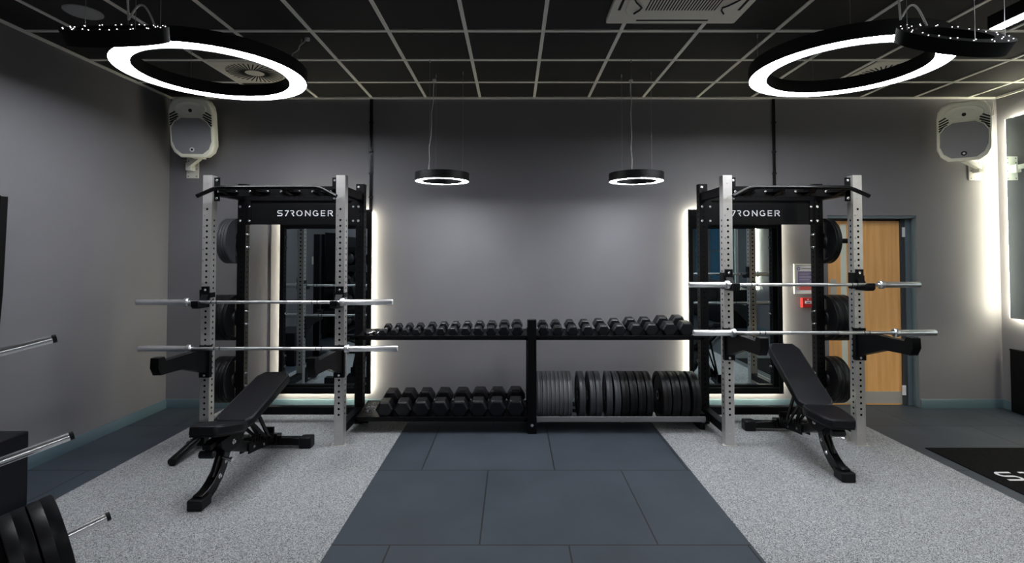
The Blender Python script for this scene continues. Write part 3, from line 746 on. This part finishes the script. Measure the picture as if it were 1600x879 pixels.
for k, (u, h) in enumerate(zip(ul, ulh)):
    c = P(u, 515, yd); h_ = h*1.06
    dumbbell('black hex dumbbell on the upper left shelf, %s hex one from the left' % ORD[k], c.x, yd, zs(ZU, yd), h_, h_*.95, .18+h_*1.3, 'hex dumbbells on the upper left shelf')
for k, (u, h) in enumerate(zip(ur, urh)):
    c = P(u, 512, yd); h_ = h*1.04
    dumbbell('black hex dumbbell on the upper right shelf, %s from the centre post' % ORD[k], c.x, yd, zs(ZU, yd), h_, h_*.92, .15+h_*1.6, 'hex dumbbells on the upper right shelf')
lw = [600.5, 629, 657.5, 687.5, 717.5, 747, 776, 806]
for k, u in enumerate(lw):
    h_ = .148+.0025*k; c = P(u, 634, yd)
    dumbbell('large black hex dumbbell on the lower left shelf, %s from the left' % ORD[k], c.x, yd, zs(ZL, yd), h_, .135, .40, 'large hex dumbbells on the lower left shelf', hr=.017)
for k, u in enumerate((571, 584)):
    c = P(u, 516, yd+.01)
    dumbbell('tiny hex dumbbell with chrome handle on the upper shelf, %s from its left end' % ORD[k], c.x, yd+.01, zs(ZU, yd+.01)+.002, .042, .036, .15, 'tiny dumbbells at the left end', rz=radians(-38), hr=.012)
# chain heap
t = thing('chain', 'small heap of silver chain at the left end of the lower shelf', 'chain', (P(579, 640, YS0+.10).x, YS0+.10, zs(ZL, YS0+.06)))
rnd = random.Random(3); m = MB()
for k in range(17):
    a = k*2.4; r = .045*sqrt((k % 9)/9); c = Vector((r*cos(a), r*sin(a)*1.2, .022+.0045*k)); rt = Matrix.Rotation(rnd.uniform(0, pi), 3, 'Z') @ Matrix.Rotation(rnd.uniform(-1.0, 1.0), 3, 'X')
    pts = [c+rt @ Vector((.020*cos(q*pi/6), .012*sin(q*pi/6), 0)) for q in range(13)]
    m.tube(pts, .0042, 8)
m.build('links', 'wire', t)
# plates standing on the lower right rails
pl = [(839.5, 847.5, 'g'), (847.5, 854.5, 'g'), (854.5, 861, 'g'), (861, 867.5, 'g'), (867.5, 874, 'g'), (874, 880.5, 'g'), (880.5, 887.5, 'g'), (887.5, 894.5, 'g'),
      (905.5, 915.5, 'm'), (922, 931, 'm'), (931.5, 941.5, 'm'), (949.5, 959.5, 'm'), (960.5, 970.5, 'm'), (971.5, 983.5, 'r'), (984.5, 996.5, 'r'), (997.5, 1009.5, 'r'), (1010.5, 1021.5, 'r'),
      (1036, 1050, 'r'), (1051, 1064, 'r'), (1065, 1078.5, 'r'), (1082.5, 1096, 'r')]
mmap = {'g': 'rubberg', 'm': 'rubberm', 'r': 'rubber'}; cn = {'g': 'light grey', 'm': 'dark grey', 'r': 'black'}; cnt = {}
for k, (u0, u1, c_) in enumerate(pl):
    x0, x1 = P(u0, 600, 4.885).x, P(u1, 600, 4.885).x
    x0 += .002
    cnt[c_] = cnt.get(c_, -1)+1; ti = -.07 if k == 11 else 0
    if ti: x0 += .004; x1 += .004
    plate('%s bumper plate on the lower rails, %s %s one from the centre post' % (cn[c_], ORD[cnt[c_]], cn[c_]), ((x0+x1)/2, 5.10, PC), (x1-x0)*.97, mmap[c_], cn[c_]+' plates on the lower right rails', tilt=ti)

# ------------------------------------------------------------------ benches
def bench(label, loc, rotz, alpha, seat):
    t = thing('weight_bench', label, 'bench', loc, rotz)
    # frame: curved front leg and main beam
    path = [(0, .03, .045), (0, .11, .055), (0, .18, .085), (0, .245, .13), (0, .295, .185), (0, .325, .25), (0, .335, .31), (0, .33, .37)]
    MB().sweep(path, .064, .082).build('front_leg', 'blackg', t, bevel=.006)
    MB().box(-.050, .050, -.01, .11, 0, .07).build('front_foot', 'rubber', t, bevel=.010, seg=3)
    m = MB().bar((0, .34, .30), (0, .72, .15), .055, .075).bar((0, .70, .155), (0, 1.13, .07), .055, .07)
    m.build('main_beam', 'blackg', t, bevel=.005)
    m = MB().box(-.325, .325, 1.085, 1.155, .025, .085); m.build('rear_stabiliser', 'blackg', t, bevel=.006)
    for s_ in (-1, 1): MB().box(min(s_*.23, s_*.335), max(s_*.23, s_*.335), 1.07, 1.17, 0, .095).build('rubber_foot', 'rubber', t, bevel=.012, seg=3)
    # ladder with teeth
    pts = [(.62, .13), (1.04, .075), (1.04, .12)]
    n = 9
    for k in range(n):
        y = 1.03-.044*k; z = .125+.0095*k
        pts += [(y, z+.03), (y-.012, z+.032), (y-.02, z), (y-.036, z)]
    pts += [(.62, .21)]
    m = MB().prism(pts, 'x', -.036, -.028).prism(pts, 'x', .028, .036)
    m.box(-.036, .036, 1.03, 1.045, .10, .20)
    m.build('ladder', 'black', t)
    # pivot plates, hand roller, bolts
    m = MB(); poly = [(.20, .375), (.50, .385), (.53, .34), (.42, .26), (.30, .26), (.22, .32)]
    m.prism(poly, 'x', -.055, -.047).prism(poly, 'x', .047, .055).bar((0, .12, .365), (0, .46, .375), .06, .035)
    m.build('pivot_plate', 'black', t, bevel=.002)
    MB().tube([(-.05, .13, .315), (-.045, .13, .315), (.045, .13, .315), (.05, .13, .315)], .026, 20, rs=[.02, .026, .026, .02]).bar((0, .13, .33), (0, .17, .37), .03, .03).build('foam_roller', 'vinyl', t)
    m = MB()
    for s_ in (-1, 1):
        m.bolt((s_*.055, .36, .32), (s_, 0, 0), .013, .012); m.bolt((s_*.031, .305, .20), (s_, 0, 0), .009, .008); m.bolt((s_*.031, .23, .13), (s_, 0, 0), .012, .012)
        m.bolt((s_*.036, .70, .16), (s_, 0, 0), .009, .008); m.bolt((s_*.036, .86, .12), (s_, 0, 0), .009, .008)
    m.tube([(.03, .27, .24), (.09, .255, .235)], .010, 12).tube([(.09, .255, .235), (.11, .25, .233)], .016, 12)
    m.build('chrome_bolts', 'chrome', t)
    m = MB().tube([(.0, .265, .25), (.0, .19, .135)], .019, 14); m.build('adjuster', 'blackg', t)
    # pads
    def pad(outline, th, name, Mx, under=True):
        m = MB().prism(outline, 'z', 0, th).xf(Mx); p = m.build(name, 'vinyl', t, bevel=.014, seg=4)
        m = MB().prism([(x*.94, y*.985+.003) for x, y in outline], 'z', -.008, .002).xf(Mx); m.build('pad_board', 'rubber', p)
        # piping seam round the upper edge
        q = [Mx @ Vector((x*.925, y+(.012 if y < .1 else -.012), th+.0005)) for x, y in outline]; q.append(q[0])
        s2 = MB()
        for a_, b_ in zip(q, q[1:]): s2.tube([a_, b_], .0028, 6)
        s2.build('piping', 'piping', p)
        return p
    L = .76
    Mb = Matrix.Translation((0, .43, .392)) @ Matrix.Rotation(alpha, 4, 'X')
    pad([(-.105, 0), (.105, 0), (.14, .05), (.14, L-.07), (.10, L), (-.10, L), (-.14, L-.07), (-.14, .05)], .06, 'back_pad', Mb)
    Ms = Matrix.Translation((0, .42, .378)) @ Matrix.Rotation(-seat, 4, 'X') @ Matrix.Translation((0, -.37, 0))
    pad([(-.088, 0), (.088, 0), (.115, .06), (.14, .25), (.14, .32), (.12, .37), (-.12, .37), (-.14, .32), (-.14, .25), (-.115, .06)], .066, 'seat_pad', Ms)
    # struts from the back pad to the ladder
    k1 = Mb @ Vector((0, .27, -.01)); k0 = Mb @ Vector((0, .14, -.01)); yl = .88 if alpha > .4 else .93; zl = .15
    m = MB()
    for s_ in (-1, 1): m.bar(k1+Vector((s_*.05, 0, 0)), (s_*.042, yl, zl), .012, .032).bar(k0+Vector((s_*.05, 0, 0)), (s_*.042, yl-.03, zl), .010, .026)
    m.bar((-.06, yl, zl), (.06, yl, zl), .02, .02)
    m.build('support_strut', 'black', t)
    m = MB().bar(Mb @ Vector((-.05, .05, -.014)), Mb @ Vector((-.05, .70, -.014)), .03, .02).bar(Mb @ Vector((.05, .05, -.014)), Mb @ Vector((.05, .70, -.014)), .03, .02)
    m.tube([Mb @ Vector((.0, .73, .01)), Mb @ Vector((0, .79, .012))], .008, 10)
    m.build('pad_rail', 'blackg', t, bevel=.002)
    # wheel bracket at the rear
    MB().prism([(1.16, .02), (1.16, .11), (1.06, .13), (1.05, .05)], 'x', -.05, .05).build('rear_bracket', 'blackg', t, bevel=.004)
    return t
f = PZ(304, 799, 0); bench('black adjustable weight bench with a slightly raised back, at the left rack', (f.x, f.y, 0.0026), 0.0, radians(14.5), radians(13))
f = PZ(1326, 754, 0); bench('black adjustable weight bench with a steeply raised back, at the right rack', (f.x, f.y, 0.0026), radians(-3.4), radians(31), radians(-1))

# ------------------------------------------------------------------ speakers
def speaker(label, u, v, Y, yaw, pitch, blabel, up, vp, logo):
    c = P(u, v, Y); t = thing('wall_speaker', label, 'speaker', c)
    W, H = .215, .305
    out = [(-.58, -1), (.58, -1), (.86, -.84), (1.0, -.60), (1.0, .50), (.95, .72), (.80, .90), (.55, 1), (-.55, 1), (-.80, .90), (-.95, .72), (-1.0, .50), (-1.0, -.60), (-.86, -.84)]
    R = Matrix.Rotation(yaw, 4, 'Z') @ Matrix.Rotation(pitch, 4, 'X')
    m = MB(); n = len(out); fs = []
    for yy, kx, kz in ((-.005, .93, .955), (.012, 1, 1), (.10, 1, 1), (.24, .72, .93), (.28, .60, .85)):
        m.v += [(a*W*kx, yy, b_*H*kz) for a, b_ in out]
    for j in range(4):
        for i in range(n): m.f.append([j*n+i, j*n+(i+1) % n, j*n+n+(i+1) % n, j*n+n+i]); m.m.append(0)
    m.f += [list(range(n)), list(range(4*n, 5*n))]; m.m += [0, 0]
    m.xf(R); m.build('cabinet', 'plastic', t, bevel=.010, seg=3, smooth=50)
    # woofer grille
    gpoly = [(-.46, -.88), (.46, -.88), (.74, -.72), (.88, -.46), (.88, -.02), (.70, .18), (.40, .31), (-.40, .31), (-.70, .18), (-.88, -.02), (-.88, -.46), (-.74, -.72)]
    m = MB().prism([(a*W, b_*H) for a, b_ in gpoly], 'y', -.014, .0).xf(R); gr = m.build('grille', 'grille', t, bevel=.004)
    q = [R @ Vector((a*W*1.03, -.008, (b_+.29)*H*1.03-.29*H)) for a, b_ in gpoly]; q.append(q[0]); m = MB()
    for a, b_ in zip(q, q[1:]): m.tube([a, b_], .006, 8)
    m.build('grille_rim', 'plastic', gr)
    # horn
    m = MB(); m.lathe([(.155, -.004), (.15, -.010), (.12, -.006), (.06, .001), (.02, .004)], 40, axis='y', closed=False, c=(0, 0, 0)); m.xf(Matrix.Translation((0, -.002, H*.60)) @ Matrix.Diagonal((1, 1, .52, 1))).xf(R)
    hr = m.build('horn', 'plastic', t)
    m = MB().lathe([(.0005, -.008), (.018, -.008), (.018, .002), (.0005, .002)], 20, axis='y', c=(0, 0, H*.56)).xf(R); m.build('horn_throat', 'slot', hr)
    for s_ in (-1, 1):
        m = MB()
        for k in range(5):
            f_ = k/4; zo = H*(.06+.34*f_)
            xo = s_*W*.93; xi = s_*W*(.93-(.12+.26*sin(pi*(.12+.62*f_))))
            m.bar((xi, -.0065, zo+H*.13), (xo, -.0065, zo), .014, .006, up=(0, 1, 0))
        m.xf(R); m.build('vent_slots', 'slot', t)
    m = MB().lathe([(.012, -.019), (.022, -.019), (.024, -.0135), (.010, -.0135)], 28, axis='y', c=(0, 0, -H*.74)); m.xf(R); m.build('badge', logo, gr)
    m = MB().lathe([(.0005, -.0175), (.011, -.0175), (.011, -.0135), (.0005, -.0135)], 16, axis='y', c=(0, 0, -H*.74)); m.xf(R); m.build('badge_centre', 'slot' if logo != 'slot' else 'white', gr)
    # bracket
    wp = P(up, vp, YW); bt = thing('speaker_bracket', blabel, 'bracket', (wp.x, YW, wp.z))
    m = MB().box(-.065, .065, -.012, 0, -.13, .13)
    for a in (-.045, .045):
        for b_ in (-.11, -.03, .06, .11): m.bolt((a, -.012, b_), (0, -1, 0), .005, .004, 1)
    m.build('wall_plate', ['bracket', 'rubberg'], bt, bevel=.003)
    m = MB().box(-.03, .03, -.09, -.01, -.055, .03); tgt = (R @ Vector((0, .15, -H)))+c-Vector((wp.x, YW, wp.z))
    m.bar((0, -.07, .0), (tgt.x, tgt.y, tgt.z+.0), .045, .05).box(tgt.x-.05, tgt.x+.05, tgt.y-.06, tgt.y+.04, tgt.z-.012, tgt.z+.012)
    m.build('arm', 'bracket', bt, bevel=.004)
    return c
cl = speaker('white wall speaker high on the back wall in the left corner', 299, 199, 5.32, radians(8), radians(9), 'white bracket under the left corner speaker', 302, 260, 'white')
cr = speaker('white wall speaker high on the back wall in the right corner', 1506, 205, 5.32, radians(-37), radians(13), 'white bracket under the right corner speaker', 1522, 263, 'slot')
p = P(1551, 157, YW-.01)
o = MB().tube([p, p+Vector((-.01, -.02, -.10)), p+Vector((-.05, -.06, -.18)), p+Vector((-.13, -.12, -.22))], .005, 8).build('speaker_cable', 'cable'); tag(o, 'white cable running from the ceiling to the right speaker', 'cable')

# ------------------------------------------------------------------ logo mat on the right
c = PZ(1443, 700); mx0 = 3.545; my1_ = c.y
t = thing('logo_mat', 'black floor mat with white lettering, lying at the right edge', 'mat', (mx0, my1_, 0))
MB().box(0, XR-.25-mx0, -1.6, 0, 0, .006).build('mat_pile', 'matt', t)
h = .15; a = PZ(1546, 737.5, .006); b_ = PZ(1567, 750, .006)
lt = letters('S7rONGER', h, 0, .0012, w=.15)
lt.xf(Matrix(((1, 0, 0, 3.655-mx0), (0, 0, 1, (a.y+b_.y)/2-h/2-my1_), (0, -1, 0, .0075), (0, 0, 0, 1))))
lt.v = [v for v in lt.v]
# keep only the letters that fit on the mat
lt.build('lettering', 'white', t, smooth=0)

# ------------------------------------------------------------------ left foreground: plate tree, box, machine
DV = Vector((.637, .741, .207)).normalized()
caps = [P(88, 528, 2.78), P(115, 679, 2.78), P(172, 805, 2.78)]
t = thing('plate_tree', 'weight plate tree with chrome pegs at the left edge of the photo', 'plate tree', (caps[1].x-.55, caps[1].y-.55, 0))
o0 = Vector(t.location)
for q in caps:
    r = q-DV*.42-o0; e = q-o0
    m = MB().tube([r, e-DV*.018], .0215, 20, 0).tube([e-DV*.018, e], .0225, 20, 1); m.build('storage_peg', ['chrome', 'rubber'], t)
r0 = caps[2]-DV*.43-o0; r1 = caps[0]-DV*.43-o0
dd = (r1-r0)
m = MB().bar(r0-dd*.15, r1+dd*.12, .07, .07, up=(DV.x, DV.y, 0)); m.build('column', 'black', t, bevel=.004)
bz = (r0-dd*.15)
m = MB().box(bz.x-.45, bz.x+.2, bz.y-.05, bz.y+.05, 0, .06).box(bz.x-.05, bz.x+.05, bz.y-.45, bz.y+.05, 0, .06).box(bz.x-.05, bz.x+.05, bz.y-.05, bz.y+.05, 0, max(.12, bz.z+.03)); m.build('base', 'black', t, bevel=.004)
rq = Vector((1, 0, 0)).rotation_difference(DV)
f0 = caps[2]-DV*.185
plate('thick black bumper plate on the lowest peg of the plate tree, outermost', f0-DV*.052, .10, 'rubber', 'plates on the plate tree', rot=rq)
plate('thick black bumper plate on the lowest peg of the plate tree, behind the outermost', f0-DV*.158, .10, 'rubber', 'plates on the plate tree', rot=rq)
# box
a = PZ(43.5, 789); z = P(48.5, 672, a.y).z
t = thing('plyo_box', 'black soft plyometric box by the left wall, behind the plate tree', 'box', (a.x-.21, a.y-.36, 0))
MB().box(-.21, .21, -.36, .36, 0, z).build('body', 'vinyl', t, bevel=.012, seg=3)
m = MB(); m.box(-.2, -.06, .30, .312, z, z+.001)
m.box(.21, .211, .06, .064, .10, .135).box(.21, .211, .06, .075, .10, .104).box(.21, .211, .085, .089, .10, .135).box(.21, .211, .098, .113, .131, .135).box(.21, .211, .103, .107, .10, .135)
m.build('white_mark', 'white', t)
# machine frame cut off by the edge
pts = [P(-40, 303, 2.9), P(14, 306, 2.9), P(6, 455, 2.9), P(0, 520, 2.9), P(-40, 525, 2.9)]
t = thing('machine_frame', 'black machine upright cut off by the left edge of the photo', 'gym machine', (pts[0].x-.05, 2.9, 0))
m = MB().prism([(p.x-t.location.x, p.z) for p in pts], 'y', -.05, 0); m.build('side_plate', 'black', t, bevel=.006)
MB().box(-.10, .0, .0, .08, 0, pts[0].z-.03).box(-.2, .1, -.3, .3, 0, .05).build('post', 'black', t, bevel=.004)
p = P(0, 397, 2.9); MB().bolt((p.x-t.location.x, -.05, p.z), (0, -1, 0), .009, .012).build('bolt', 'chrome', t)
